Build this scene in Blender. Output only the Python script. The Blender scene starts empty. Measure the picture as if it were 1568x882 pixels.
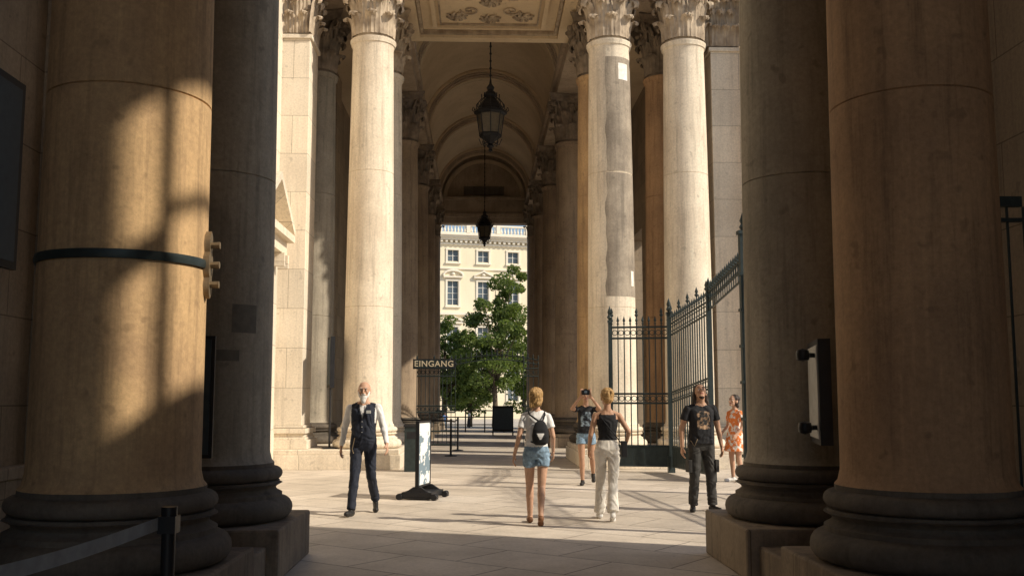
import bpy, bmesh, math, random
import numpy as np
from mathutils import Vector, Matrix, noise
random.seed(7); np.random.seed(7)
R=math.radians
SUN_A=R(22); SUN_E=R(38)
scene=bpy.context.scene
COL=scene.collection

# ------------------------------------------------------------------ materials
def newmat(name):
    m=bpy.data.materials.new(name); m.use_nodes=True
    nt=m.node_tree; b=nt.nodes['Principled BSDF']
    b.inputs['Specular IOR Level'].default_value=.3
    return m,nt,b
def mixc(nt,fac,a,b,blend='MIX'):
    n=nt.nodes.new('ShaderNodeMix'); n.data_type='RGBA'; n.blend_type=blend
    if isinstance(fac,(int,float)): n.inputs[0].default_value=fac
    else: nt.links.new(fac,n.inputs[0])
    for i,v in ((6,a),(7,b)):
        if isinstance(v,tuple): n.inputs[i].default_value=(v[0],v[1],v[2],1)
        else: nt.links.new(v,n.inputs[i])
    return n.outputs[2]
def noisen(nt,vec,scale,detail=5,rough=.6):
    n=nt.nodes.new('ShaderNodeTexNoise'); n.inputs['Scale'].default_value=scale
    n.inputs['Detail'].default_value=detail; n.inputs['Roughness'].default_value=rough
    nt.links.new(vec,n.inputs['Vector']); return n.outputs['Fac']
def ramp(nt,fac,a,b):
    n=nt.nodes.new('ShaderNodeMapRange'); n.inputs[1].default_value=a; n.inputs[2].default_value=b
    nt.links.new(fac,n.inputs[0]); return n.outputs[0]
def mul(nt,f,k):
    n=nt.nodes.new('ShaderNodeMath'); n.operation='MULTIPLY'; n.inputs[1].default_value=k; nt.links.new(f,n.inputs[0]); return n.outputs[0]
def objvec(nt,rand=True):
    tc=nt.nodes.new('ShaderNodeTexCoord')
    if not rand: return tc.outputs['Object']
    oi=nt.nodes.new('ShaderNodeObjectInfo')
    va=nt.nodes.new('ShaderNodeVectorMath'); va.operation='ADD'
    nt.links.new(tc.outputs['Object'],va.inputs[0]); nt.links.new(mul(nt,oi.outputs['Random'],37.0),va.inputs[1])
    return va.outputs[0]
def scalevec(nt,vec,s,rot=(0,0,0)):
    n=nt.nodes.new('ShaderNodeMapping'); n.inputs['Scale'].default_value=s; n.inputs['Rotation'].default_value=rot
    nt.links.new(vec,n.inputs['Vector']); return n.outputs[0]
def bump(nt,h,strength,dist,b,normal=None):
    n=nt.nodes.new('ShaderNodeBump'); n.inputs['Strength'].default_value=strength; n.inputs['Distance'].default_value=dist
    nt.links.new(h,n.inputs['Height'])
    if normal is not None: nt.links.new(normal,n.inputs['Normal'])
    nt.links.new(n.outputs[0],b.inputs['Normal']); return n.outputs[0]
def stone(name,base,dark,streak=.5,blocks=None,rough=.85,stainscale=.8,grain=.25):
    m,nt,b=newmat(name)
    v=objvec(nt,blocks is None)
    big=ramp(nt,noisen(nt,v,stainscale,4,.65),.36,.64)
    col=mixc(nt,big,base,dark)
    stf=noisen(nt,scalevec(nt,v,(5,5,.3)),1.6,4,.72)
    col=mixc(nt,mul(nt,ramp(nt,stf,.5,.7),streak),col,tuple(c*.5 for c in dark))
    col=mixc(nt,mul(nt,ramp(nt,stf,.42,.3),streak*.5),col,tuple(min(.9,c*1.3) for c in base))
    fine=noisen(nt,v,24,5,.8)
    col=mixc(nt,1.0,col,mixc(nt,ramp(nt,fine,.3,.7),(1-grain,)*3,(1+grain*.4,)*3),'MULTIPLY')
    col=mixc(nt,mul(nt,ramp(nt,noisen(nt,v,7,2,.5),.66,.73),.4),col,tuple(c*.45 for c in dark))
    if blocks:
        sx=nt.nodes.new('ShaderNodeSeparateXYZ'); nt.links.new(v,sx.inputs[0])
        ad=nt.nodes.new('ShaderNodeMath'); nt.links.new(sx.outputs[0],ad.inputs[0]); nt.links.new(sx.outputs[1],ad.inputs[1])
        cb=nt.nodes.new('ShaderNodeCombineXYZ'); nt.links.new(ad.outputs[0],cb.inputs[0]); nt.links.new(sx.outputs[2],cb.inputs[1])
        br=nt.nodes.new('ShaderNodeTexBrick'); br.inputs['Scale'].default_value=1
        br.inputs['Brick Width'].default_value=blocks[0]; br.inputs['Row Height'].default_value=blocks[1]
        br.inputs['Mortar Size'].default_value=.007; br.inputs['Mortar Smooth'].default_value=.3
        br.inputs['Color1'].default_value=(.88,.88,.88,1); br.inputs['Color2'].default_value=(1.05,1.03,1,1); br.inputs['Mortar'].default_value=(.5,.47,.43,1)
        nt.links.new(cb.outputs[0],br.inputs['Vector'])
        col=mixc(nt,1.0,col,br.outputs['Color'],'MULTIPLY')
    nt.links.new(col,b.inputs['Base Color'])
    b.inputs['Roughness'].default_value=rough
    bump(nt,fine,.4,.007,b)
    return m
def plain(name,c,rough=.6,metal=0,var=.15,scale=12,bmp=0,stretch=None):
    m,nt,b=newmat(name); v=objvec(nt)
    if stretch: v=scalevec(nt,v,stretch)
    f=noisen(nt,v,scale,3)
    col=mixc(nt,ramp(nt,f,.3,.7),tuple(x*(1-var) for x in c),tuple(min(1,x*(1+var)) for x in c))
    nt.links.new(col,b.inputs['Base Color']); b.inputs['Roughness'].default_value=rough; b.inputs['Metallic'].default_value=metal
    if bmp: bump(nt,f,bmp,.01,b)
    return m
def twotone(name,a,c,scale,lo=.48,hi=.54,rough=.8,detail=3):
    m,nt,b=newmat(name); v=objvec(nt)
    f=ramp(nt,noisen(nt,v,scale,detail),lo,hi)
    nt.links.new(mixc(nt,f,a,c),b.inputs['Base Color']); b.inputs['Roughness'].default_value=rough
    return m
M={}
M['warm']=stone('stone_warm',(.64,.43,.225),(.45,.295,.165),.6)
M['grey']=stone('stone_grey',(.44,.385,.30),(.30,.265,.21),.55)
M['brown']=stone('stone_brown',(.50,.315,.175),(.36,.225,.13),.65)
M['light']=stone('stone_light',(.82,.72,.57),(.67,.57,.44),.55)
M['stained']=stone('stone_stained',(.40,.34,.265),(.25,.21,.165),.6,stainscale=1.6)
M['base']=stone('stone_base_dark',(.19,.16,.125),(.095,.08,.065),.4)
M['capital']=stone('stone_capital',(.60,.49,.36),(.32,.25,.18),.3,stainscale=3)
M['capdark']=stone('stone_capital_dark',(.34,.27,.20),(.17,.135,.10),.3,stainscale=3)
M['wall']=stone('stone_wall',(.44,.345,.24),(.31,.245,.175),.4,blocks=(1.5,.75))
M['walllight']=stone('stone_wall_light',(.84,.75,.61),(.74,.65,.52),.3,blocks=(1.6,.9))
M['vault']=stone('plaster_vault',(.68,.54,.37),(.54,.42,.28),.12,stainscale=.4,grain=.1)
M['ceil']=stone('plaster_ceiling',(.82,.66,.44),(.72,.56,.37),.12,stainscale=.6,grain=.1)
M['arch']=stone('stone_arch',(.52,.41,.30),(.36,.28,.20),.3)
M['inner']=stone('stone_inner',(.42,.32,.22),(.28,.21,.15),.5)
M['plinth']=stone('stone_plinth',(.36,.29,.21),(.19,.15,.115),.5,blocks=(1.3,.6))
M['iron']=plain('iron_paint',(.035,.047,.047),.45,.3,.2)
M['black']=plain('black_paint',(.02,.02,.022),.4,.1)
M['belt']=plain('barrier_belt_grey',(.30,.33,.35),.7)
M['patch']=plain('stone_patch',(.16,.145,.12),.9,bmp=.2)
M['fill']=plain('stone_filler',(.8,.76,.68),.9,bmp=.2)
M['cream']=stone('facade_cream',(.87,.78,.58),(.81,.71,.52),.1,stainscale=.2,grain=.05)
M['creamtrim']=stone('facade_trim',(.87,.81,.68),(.79,.72,.60),.1,stainscale=.3,grain=.05)
M['bluetile']=plain('glass_blue_dark',(.10,.13,.16),.15,0)
M['frame']=plain('frame_white',(.75,.73,.68),.5)
M['letters']=plain('sign_letters',(.62,.52,.36),.5)
M['notice']=plain('notice_paper',(.55,.55,.52),.5)
M['posterblue']=plain('poster_blue',(.05,.07,.085),.4)
M['asphalt']=plain('asphalt',(.06,.06,.06),.9,scale=40)
M['pave']=plain('pavement_stone',(.45,.41,.36),.9,scale=6)
M['brass']=plain('old_metal',(.25,.19,.12),.45,.6,.3)
M['banner']=twotone('banner_print',(.75,.75,.72),(.18,.24,.28),5,.5,.52)
M['lampglass']=plain('lamp_glass',(.13,.11,.08),.2)
M['bark']=plain('bark',(.10,.075,.05),.95,bmp=.6)
def leafmat(name,a,c):
    m,nt,b=newmat(name)
    g=nt.nodes.new('ShaderNodeNewGeometry')
    nt.links.new(mixc(nt,g.outputs['Random Per Island'],a,c),b.inputs['Base Color']); b.inputs['Roughness'].default_value=.55
    tr=nt.nodes.new('ShaderNodeBsdfTranslucent'); tr.inputs[0].default_value=(.22,.30,.05,1)
    ms=nt.nodes.new('ShaderNodeMixShader'); ms.inputs[0].default_value=.4
    out=nt.nodes['Material Output']
    nt.links.new(b.outputs[0],ms.inputs[1]); nt.links.new(tr.outputs[0],ms.inputs[2]); nt.links.new(ms.outputs[0],out.inputs[0])
    return m
M['leaf']=leafmat('leaves',(.06,.10,.025),(.16,.20,.055))
m,nt,b=newmat('floor_slabs'); v=objvec(nt,False)
vv=scalevec(nt,v,(1,1,1),(0,0,R(38)))
br=nt.nodes.new('ShaderNodeTexBrick'); br.inputs['Scale'].default_value=1; br.inputs['Brick Width'].default_value=1.25; br.inputs['Row Height'].default_value=.85
br.inputs['Mortar Size'].default_value=.010; br.inputs['Color1'].default_value=(.56,.49,.40,1); br.inputs['Color2'].default_value=(.68,.60,.50,1); br.inputs['Mortar'].default_value=(.22,.185,.15,1)
nt.links.new(vv,br.inputs['Vector'])
n1=ramp(nt,noisen(nt,v,.9,5,.7),.35,.7); n2=noisen(nt,v,22,5,.8)
c=mixc(nt,1.0,br.outputs['Color'],mixc(nt,n1,(1.05,1.05,1.05),(.72,.71,.70)),'MULTIPLY')
c=mixc(nt,1.0,c,mixc(nt,ramp(nt,n2,.3,.7),(.80,.80,.80),(1.1,1.1,1.1)),'MULTIPLY')
c=mixc(nt,mul(nt,ramp(nt,noisen(nt,v,6,2),.70,.73),.5),c,(.18,.155,.13))
nt.links.new(c,b.inputs['Base Color']); b.inputs['Roughness'].default_value=.6
bump(nt,n2,.3,.006,b); M['floor']=m
M['skin']=plain('skin',(.50,.30,.20),.55,scale=20,var=.08)
M['skin2']=plain('skin_tan',(.42,.24,.15),.55,scale=20,var=.08)
M['lips']=plain('lips',(.32,.12,.09),.5)
M['hair_blond']=plain('hair_blond',(.38,.23,.09),.55,scale=26,var=.6,bmp=1,stretch=(3,3,1))
M['hair_dark']=plain('hair_dark',(.035,.022,.015),.5,scale=40,var=.5,bmp=.8)
M['hair_white']=plain('hair_white',(.68,.66,.62),.7,scale=60,var=.2,bmp=.6)
M['cloth_white']=plain('cloth_white',(.74,.73,.71),.85,bmp=.2,var=.05)
M['cloth_navy']=plain('cloth_navy',(.018,.022,.035),.8,bmp=.2)
M['cloth_black']=plain('cloth_black',(.016,.016,.018),.85,bmp=.2)
M['cloth_char']=plain('cloth_charcoal',(.045,.043,.040),.85,bmp=.3)
M['cloth_offw']=plain('cloth_offwhite',(.66,.62,.55),.85,bmp=.3,var=.05)
M['denim']=plain('denim',(.20,.29,.38),.85,scale=25,var=.35,bmp=.3)
M['print']=twotone('shirt_print',(.02,.02,.02),(.40,.26,.16),16,.47,.6,detail=5)
M['print2']=twotone('shirt_print_pale',(.02,.02,.025),(.30,.38,.44),16,.47,.6,detail=5)
M['floral']=twotone('dress_floral',(.75,.68,.6),(.70,.20,.05),14,.44,.5)
M['shoe_dark']=plain('shoe_dark',(.02,.018,.016),.5)
M['shoe_white']=plain('shoe_white',(.7,.68,.64),.6)
M['shoe_brown']=plain('sandal_brown',(.16,.07,.03),.6)
M['eye']=plain('eye_white',(.45,.42,.39),.3); M['iris']=plain('eye_iris',(.03,.02,.015),.3)
M['blue']=plain('cloth_blue',(.08,.16,.35),.8); M['orange']=plain('cloth_orange',(.75,.18,.04),.8)

# ------------------------------------------------------------------ builder
class MB:
    def __init__(s): s.v=[]; s.f=[]; s.mi=[]; s.mats=[]
    def m(s,k):
        if k not in s.mats: s.mats.append(k)
        return s.mats.index(k)
    def add(s,vs,fs,k):
        o=len(s.v); s.v.extend([tuple(p) for p in vs]); i=s.m(k)
        for f in fs: s.f.append(tuple(o+a for a in f)); s.mi.append(i)
    def box(s,x0,x1,y0,y1,z0,z1,k):
        vs=[(x,y,z) for z in (z0,z1) for y in (y0,y1) for x in (x0,x1)]
        s.add(vs,[(0,2,3,1),(4,5,7,6),(0,1,5,4),(2,6,7,3),(0,4,6,2),(1,3,7,5)],k)
    def obox(s,c,size,k,mat=None):
        h=[a/2 for a in size]; mt=mat or Matrix.Identity(3); c=Vector(c)
        vs=[c+mt@Vector((x*h[0],y*h[1],z*h[2])) for z in (-1,1) for y in (-1,1) for x in (-1,1)]
        s.add(vs,[(0,2,3,1),(4,5,7,6),(0,1,5,4),(2,6,7,3),(0,4,6,2),(1,3,7,5)],k)
    def path(s,pts,rs,n,k,closed_ends=True):
        pts=[Vector(p) for p in pts]
        if not isinstance(rs,(list,tuple)): rs=[rs]*len(pts)
        vs=[];fs=[]
        up=None
        for i,p in enumerate(pts):
            d=(pts[min(i+1,len(pts)-1)]-pts[max(i-1,0)]).normalized()
            if up is None: up=Vector((0,0,1)) if abs(d.z)<.9 else Vector((1,0,0))
            a=(up-d*up.dot(d)).normalized(); up=a; b=d.cross(a)
            for j in range(n):
                t=2*math.pi*j/n; vs.append(p+(a*math.cos(t)+b*math.sin(t))*rs[i])
        for i in range(len(pts)-1):
            for j in range(n): fs.append((i*n+j,i*n+(j+1)%n,(i+1)*n+(j+1)%n,(i+1)*n+j))
        if closed_ends:
            fs.append(tuple(range(n-1,-1,-1))); o=(len(pts)-1)*n; fs.append(tuple(o+j for j in range(n)))
        s.add(vs,fs,k)
    def lathe(s,c,prof,n,k,cap=True,rot=0):
        vs=[];fs=[]
        for r,z in prof:
            for j in range(n):
                t=2*math.pi*j/n+rot; vs.append((c[0]+r*math.cos(t),c[1]+r*math.sin(t),c[2]+z))
        for i in range(len(prof)-1):
            for j in range(n): fs.append((i*n+j,i*n+(j+1)%n,(i+1)*n+(j+1)%n,(i+1)*n+j))
        if cap:
            fs.append(tuple(range(n-1,-1,-1))); o=(len(prof)-1)*n; fs.append(tuple(o+j for j in range(n)))
        s.add(vs,fs,k)
    def obj(s,name,parent=None,smooth=True,bevel=0,loc=(0,0,0),rotz=0):
        me=bpy.data.meshes.new(name); me.from_pydata(s.v,[],s.f)
        for k in s.mats: me.materials.append(M[k])
        me.polygons.foreach_set('material_index',s.mi)
        if smooth:
            me.polygons.foreach_set('use_smooth',[True]*len(s.f)); me.set_sharp_from_angle(angle=R(38))
        me.update()
        o=bpy.data.objects.new(name,me); COL.objects.link(o); o.location=loc; o.rotation_euler[2]=rotz
        if parent: o.parent=parent
        if bevel:
            bv=o.modifiers.new('bevel','BEVEL'); bv.width=bevel; bv.segments=2; bv.limit_method='ANGLE'
        return o
def empty(name,loc=(0,0,0),rotz=0):
    e=bpy.data.objects.new(name,None); COL.objects.link(e); e.location=loc; e.rotation_euler[2]=rotz; return e

# ------------------------------------------------------------------ columns
NECK=10.05; CAPTOP=11.62; PED=.44
def leaf(mb,ang,r0,z0,h,w0,k,out=.2):
    nu,nt_=7,11; vs=[];fs=[]
    prof=[(0,0),(.01,.2),(.015,.4),(.03,.6),(.05,.75),(.085,.88),(.13,.97),(.18,1.0),(.215,.97),(.225,.90),(.20,.84)]
    for i in range(nt_):
        t=i/(nt_-1); pr,pz=prof[i]
        w=w0*(.72+.28*abs(math.sin(t*math.pi*3.2+.5)))*(1-.55*t**5)
        for j in range(nu):
            u=-1+2*j/(nu-1)
            r=r0+pr*out/.2+.035*(1-u*u)+.012*math.cos(u*math.pi*3)-.03*u*u*(t>.6)
            a=ang+u*w/r; zz=z0+pz*h-.05*abs(u)*h*(t>.5)
            vs.append((r*math.cos(a),r*math.sin(a),zz))
    for i in range(nt_-1):
        for j in range(nu-1): fs.append((i*nu+j,i*nu+j+1,(i+1)*nu+j+1,(i+1)*nu+j))
    mb.add(vs,fs,k)
def capital(mb,k):
    z=NECK
    mb.lathe((0,0,0),[(.46,z),(.46,z+.7),(.50,z+1.0),(.60,z+1.28),(.62,z+1.34)],32,k)
    for i in range(8):
        a=i*math.pi/4
        leaf(mb,a,.47,z+.06,.52,.17,k)
        leaf(mb,a+math.pi/8,.475,z+.06,.95,.18,k,.22)
        leaf(mb,a,.48,z+.6,.62,.12,k,.2)
    for i in range(4):
        a=math.pi/4+i*math.pi/2; d=Vector((math.cos(a),math.sin(a),0)); sd=Vector((-d.y,d.x,0))
        for sgn in (-1,1):
            pts=[];rs=[]
            base=d*.5+sd*sgn*.16+Vector((0,0,z+.75))
            cen=d*.80+sd*sgn*.035+Vector((0,0,z+1.22))
            pts.append(base); rs.append(.035)
            pts.append(base.lerp(cen,.5)+Vector((0,0,.12))-d*.02); rs.append(.04)
            for q in range(15):
                th=math.pi*.75-q*.42; rr=.135*(1-q/17)
                pts.append(cen+d*math.cos(th)*rr+Vector((0,0,math.sin(th)*rr))); rs.append(.04*(1-q/24))
            mb.path(pts,rs,6,k)
        a2=i*math.pi/2; d2=Vector((math.cos(a2),math.sin(a2),0)); s2=Vector((-d2.y,d2.x,0))
        for sgn in (-1,1):
            cen=d2*.60+s2*sgn*.12+Vector((0,0,z+1.18)); pts=[d2*.5+s2*sgn*.2+Vector((0,0,z+.85))]
            for q in range(10):
                th=math.pi*(1 if sgn>0 else 0)+sgn*(-q*.5); rr=.08*(1-q/12)
                pts.append(cen+s2*math.cos(th)*rr+Vector((0,0,math.sin(th)*rr)))
            mb.path(pts,.026,6,k)
        mb.lathe(tuple(d2*.68+Vector((0,0,z+1.40))),[(.0,-.09),(.08,-.06),(.10,0),(.08,.06),(0,.09)],8,k,False)
    def ring(off,z0):
        out=[]
        for i in range(4):
            a=i*math.pi/2
            for q in range(9):
                u=-1+2*q/9
                x=.70-.14*(1-u*u)+off; y=u*(.70+off)
                out.append((x*math.cos(a)-y*math.sin(a),x*math.sin(a)+y*math.cos(a),z0))
        return out
    vs=ring(-.05,z+1.33)+ring(0,z+1.42)+ring(.0,z+1.45)+ring(.05,z+1.5)+ring(.06,z+1.57)
    n=36; fs=[(i*n+j,i*n+(j+1)%n,(i+1)*n+(j+1)%n,(i+1)*n+j) for i in range(4) for j in range(n)]
    fs.append(tuple(range(n-1,-1,-1))); fs.append(tuple(4*n+j for j in range(n)))
    mb.add(vs,fs,k)
def shaft_r(z):
    t=(z-1)/(NECK-1); return .566-.085*max(t,0)**1.6
def colmesh(name,shaft,cap,base):
    mb=MB(); Z=PED
    def torus(r,z0,z1,bul):
        return [(r+bul*math.sin(math.pi*i/8),z0+(z1-z0)*(1-math.cos(math.pi*i/8))/2) for i in range(9)]
    pr=[(.70,Z)]+torus(.70,Z+.004,Z+.20,.09)+[(.69,Z+.205),(.69,Z+.235)]
    pr+=[(.69-.06*math.sin(math.pi*i/6),Z+.24+.09*i/6) for i in range(7)]
    pr+=[(.665,Z+.335),(.665,Z+.355)]+torus(.625,Z+.36,Z+.48,.065)+[(.61,Z+.485),(.61,Z+.52)]
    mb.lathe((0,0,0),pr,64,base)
    sp=[(.61,Z+.521),(.585,Z+.55),(.568,Z+.62)]
    joints=[3.65,6.82]
    zs=[1.2,2,2.6,3,3.6,3.642,3.65,3.658,3.8,4.6,5.4,6.2,6.812,6.82,6.828,7.4,8.2,9,9.6,NECK-.22]
    for z in zs:
        r=shaft_r(z)
        if z in joints: r-=.012
        sp.append((r,z))
    sp+=[(.50,NECK-.15),(.525,NECK-.13),(.525,NECK-.10),(.545,NECK-.06),(.545,NECK-.02),(.50,NECK)]
    mb.lathe((0,0,0),sp,64,shaft)
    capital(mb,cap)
    o=mb.obj(name); return o
protos={}
def column(kind,x,y):
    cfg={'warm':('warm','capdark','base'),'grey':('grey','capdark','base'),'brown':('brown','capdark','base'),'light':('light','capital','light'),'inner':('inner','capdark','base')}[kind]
    if kind not in protos:
        o=colmesh('stone_column',*cfg); protos[kind]=o.data
    else:
        o=bpy.data.objects.new('stone_column',protos[kind]); COL.objects.link(o)
    o.location=(x,y,0); o.rotation_euler[2]=0
    return o
CX=.28; XL=-2.55; XR=3.12
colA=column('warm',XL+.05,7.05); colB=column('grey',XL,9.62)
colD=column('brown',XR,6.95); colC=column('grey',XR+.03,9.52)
column('light',XL,23.2); column('light',XL,25.8); R1=column('light',XR,23.2); column('warm',XR,25.8)
R3=column('light',4.93,23.2); column('brown',4.93,25.8); column('grey',-4.3,25.8)
for y in (32.7,39.6,46.0,52.0):
    for x in (XL,XR-.05): column('inner',x,y)

def pedestal(name,x0,x1,y0,y1,h=PED,k='plinth'):
    mb=MB(); mb.box(x0,x1,y0,y1,-.01,h-.12,k); mb.box(x0+.04,x1-.04,y0+.04,y1-.04,h-.12,h-.002,k)
    return mb.obj(name,smooth=False,bevel=.015)
def pairped(name,xc,ya,yb):
    mb=MB()
    for y in (ya,yb): mb.box(xc-.82,xc+.82,y-.8,y+.8,0,PED-.002,'plinth')
    mb.box(xc-.72,xc+.72,ya+.8,yb-.8,0,PED-.14,'plinth')
    return mb.obj(name,smooth=False,bevel=.02)
pairped('column_pedestal',XL+.02,7.05,9.6); pairped('column_pedestal',XR+.02,6.95,9.5)
pedestal('column_pedestal',-5.1,-1.72,22.35,26.65,k='walllight'); pedestal('column_pedestal',2.32,5.75,22.35,26.65,k='walllight')
for y in (32.7,39.6,46,52):
    for x in (XL,XR-.05): pedestal('column_pedestal',x-.8,x+.8,y-.8,y+.8)

def arcpatch(mb,a0,a1,z0,z1,th,k,n=12,nz=6,rag=0):
    vs=[];fs=[]
    for q in range(nz+1):
        z=z0+(z1-z0)*q/nz
        j0=rag*noise.noise(Vector((z*2.3,1.7,a0))); 
        for i in range(n+1):
            a=(a0+j0)+(a1-a0-j0)*i/n; rr=shaft_r(z)+th
            vs.append((rr*math.cos(a),rr*math.sin(a),z))
    for q in range(nz):
        for i in range(n): fs.append((q*(n+1)+i,q*(n+1)+i+1,(q+1)*(n+1)+i+1,(q+1)*(n+1)+i))
    mb.add(vs,fs,k)
mb=MB(); r=.572
mb.lathe((0,0,2.50),[(r-.02,-.03),(r+.006,-.03),(r+.012,0),(r+.006,.03),(r-.02,.03)],64,'iron',False)
a=R(2)
d=Vector((math.cos(a),math.sin(a),0))
outl=[(0,.24),(.035,.21),(.05,.15),(.035,.09),(.06,.05),(.06,-.05),(.035,-.09),(.05,-.15),(.035,-.21),(0,-.24)]
vs=[]; full=outl+[(-x,z) for x,z in reversed(outl[1:-1])]; n=len(full); s_=Vector((-d.y,d.x,0))
for off in (.55,.60):
    for (x,z) in full: vs.append(d*off+s_*x+Vector((0,0,2.5+z)))
fs=[tuple(range(n)),tuple(range(2*n-1,n-1,-1))]+[(i,(i+1)%n,n+(i+1)%n,n+i) for i in range(n)]
mb.add(vs,fs,'brass')
for z in (2.36,2.5,2.64): mb.path([d*.59+Vector((0,0,z)),d*.66+Vector((0,0,z))],[.022,.026],8,'brass')
mb.obj('metal_band',loc=(XL+.05,7.05,0))
mb=MB(); arcpatch(mb,R(-58),R(-32),2.16,2.42,.004,'patch'); arcpatch(mb,R(-85),R(-50),1.9,2.0,.004,'patch')
mb.obj('stone_repair_patch',loc=(XL,9.62,0))
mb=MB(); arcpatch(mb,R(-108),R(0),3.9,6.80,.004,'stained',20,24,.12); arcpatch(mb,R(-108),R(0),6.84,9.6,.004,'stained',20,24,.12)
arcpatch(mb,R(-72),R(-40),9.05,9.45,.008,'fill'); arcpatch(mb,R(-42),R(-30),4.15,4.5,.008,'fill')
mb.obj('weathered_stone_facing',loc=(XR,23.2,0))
mb=MB(); mb.box(-.05,.05,-.42,.42,1.18,2.05,'black'); mb.box(-.058,-.051,-.37,.37,1.23,2.0,'notice')
for z in (1.32,1.92):
    mb.lathe((-.16,-.3,z),[(0,-.055),(.05,-.04),(.06,0),(.05,.04),(0,.055)],12,'black',False)
    mb.path([(-.16,-.3,z),(0,-.2,z)],.02,8,'black')
mb.obj('notice_case',loc=(2.93,8.5,0),rotz=R(-13))
mb=MB(); mb.box(-.25,.25,-.03,.03,1.1,2.05,'posterblue'); mb.box(-.28,.28,-.02,.02,1.07,2.08,'black')
mb.obj('poster_board',loc=(-2.48,8.4,0),rotz=R(4))

# ------------------------------------------------------------------ floor, ground
def sheet(name,x0,x1,y0,y1,z,k,n=1):
    mb=MB(); mb.add([(x0,y0,z),(x1,y0,z),(x1,y1,z),(x0,y1,z)],[(0,1,2,3)],k); return mb.obj(name,smooth=False)
sheet('ground',-500,500,-200,800,-1.45,'pave')
mb=MB(); mb.box(-9,9,-14,54,-1.44,0,'floor'); mb.obj('portico_floor',smooth=False)
mb=MB()
for i in range(8): mb.box(-7,9-.3,54+i*.34,54+(i+1)*.34,-1.44,-.17*(i+1)+.01,'pave')
mb.obj('entrance_steps',smooth=False,bevel=.01)
sheet('road',-300,300,62,84,-1.446,'asphalt')
sheet('pavement',-300,300,84.3,110,-1.33,'pave')
mb=MB(); mb.box(-300,300,84,84.3,-1.45,-1.31,'pave'); mb.obj('kerb',smooth=False)
mb=MB()
for i in range(-20,20): mb.box(i*6,i*6+3,72.9,73.1,-1.445,-1.441,'frame')
mb.obj('road_marking',smooth=False)

# ------------------------------------------------------------------ front block walls & roof
mb=MB()
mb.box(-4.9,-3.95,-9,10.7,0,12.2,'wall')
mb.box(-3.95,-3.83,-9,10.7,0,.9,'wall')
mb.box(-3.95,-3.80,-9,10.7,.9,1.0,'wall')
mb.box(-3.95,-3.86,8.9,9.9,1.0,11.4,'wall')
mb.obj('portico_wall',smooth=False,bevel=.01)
def wallx_holes(mb,x0,x1,ya,yb,za,zb,holes,k):
    y=ya
    for (h0,h1,c0,c1) in holes:
        mb.box(x0,x1,y,h0,za,zb,k)
        if c0>za: mb.box(x0,x1,h0,h1,za,c0,k)
        if c1<zb: mb.box(x0,x1,h0,h1,c1,zb,k)
        y=h1
    mb.box(x0,x1,y,yb,za,zb,k)
mb=MB()
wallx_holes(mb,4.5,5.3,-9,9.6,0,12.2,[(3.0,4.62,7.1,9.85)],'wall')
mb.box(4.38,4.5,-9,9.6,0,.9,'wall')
for a_,b_ in [(3.0,3.72),(3.93,4.02)]: mb.box(4.5,4.58,a_,b_,7.1,9.85,'iron')  # added unseen slit screen, shaped to throw sun bands onto colA
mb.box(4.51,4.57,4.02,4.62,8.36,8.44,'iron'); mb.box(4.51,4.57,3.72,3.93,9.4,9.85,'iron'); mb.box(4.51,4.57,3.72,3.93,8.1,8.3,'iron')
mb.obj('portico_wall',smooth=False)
mb=MB(); mb.box(-5,5.4,-9,9.9,12.2,12.9,'vault'); mb.obj('portico_ceiling',smooth=False)
mb=MB(); mb.box(XL-.6,XL+.6,-9,10.4,11.63,12.19,'wall'); mb.box(XR-.6,XR+.6,-9,9.9,11.63,12.19,'wall'); mb.obj('entablature',smooth=False)
mb=MB(); mb.box(-3.83,-3.78,7.2,8.2,2.6,4.15,'black'); mb.box(-3.779,-3.775,7.26,8.14,2.66,4.09,'posterblue'); mb.obj('wall_sign',smooth=False)
e=empty('cathedral_side_wall')
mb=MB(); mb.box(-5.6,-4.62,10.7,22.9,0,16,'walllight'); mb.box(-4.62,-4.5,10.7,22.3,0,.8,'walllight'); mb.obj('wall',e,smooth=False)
mb=MB()
def pediment_x(mb,x,y0,y1,z0,h,dep,k):
    yc=(y0+y1)/2
    mb.box(x,x+dep,y0,y1,z0-.16,z0,k); mb.box(x,x+dep*.7,y0+.12,y1-.12,z0-.45,z0-.16,k)
    for (a_,b_) in ((y0,yc),(y1,yc)):
        vs=[(xx,a_,z0+.001) for xx in (x,x+dep)]+[(xx,a_,z0+.16) for xx in (x,x+dep)]+[(xx,b_,z0+h) for xx in (x,x+dep)]+[(xx,b_,z0+h+.16) for xx in (x,x+dep)]
        mb.add(vs,[(0,1,3,2),(4,6,7,5),(0,4,5,1),(2,3,7,6),(1,5,7,3),(0,2,6,4)],k)
    mb.add([(x+.12,y0+.1,z0),(x+.12,y1-.1,z0),(x+.12,yc,z0+h)],[(0,1,2)],k)
pediment_x(mb,-4.62,18.9,22.1,5.15,.95,.52,'walllight')
for yy in (19.0,19.4,21.45,21.85): mb.box(-4.62,-4.2,yy,yy+.12,4.4,4.69,'walllight')
mb.box(-4.62,-4.42,19.15,19.5,.8,4.7,'walllight'); mb.box(-4.62,-4.42,21.5,21.85,.8,4.7,'walllight')
mb.obj('aedicule',e,smooth=False)
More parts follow.
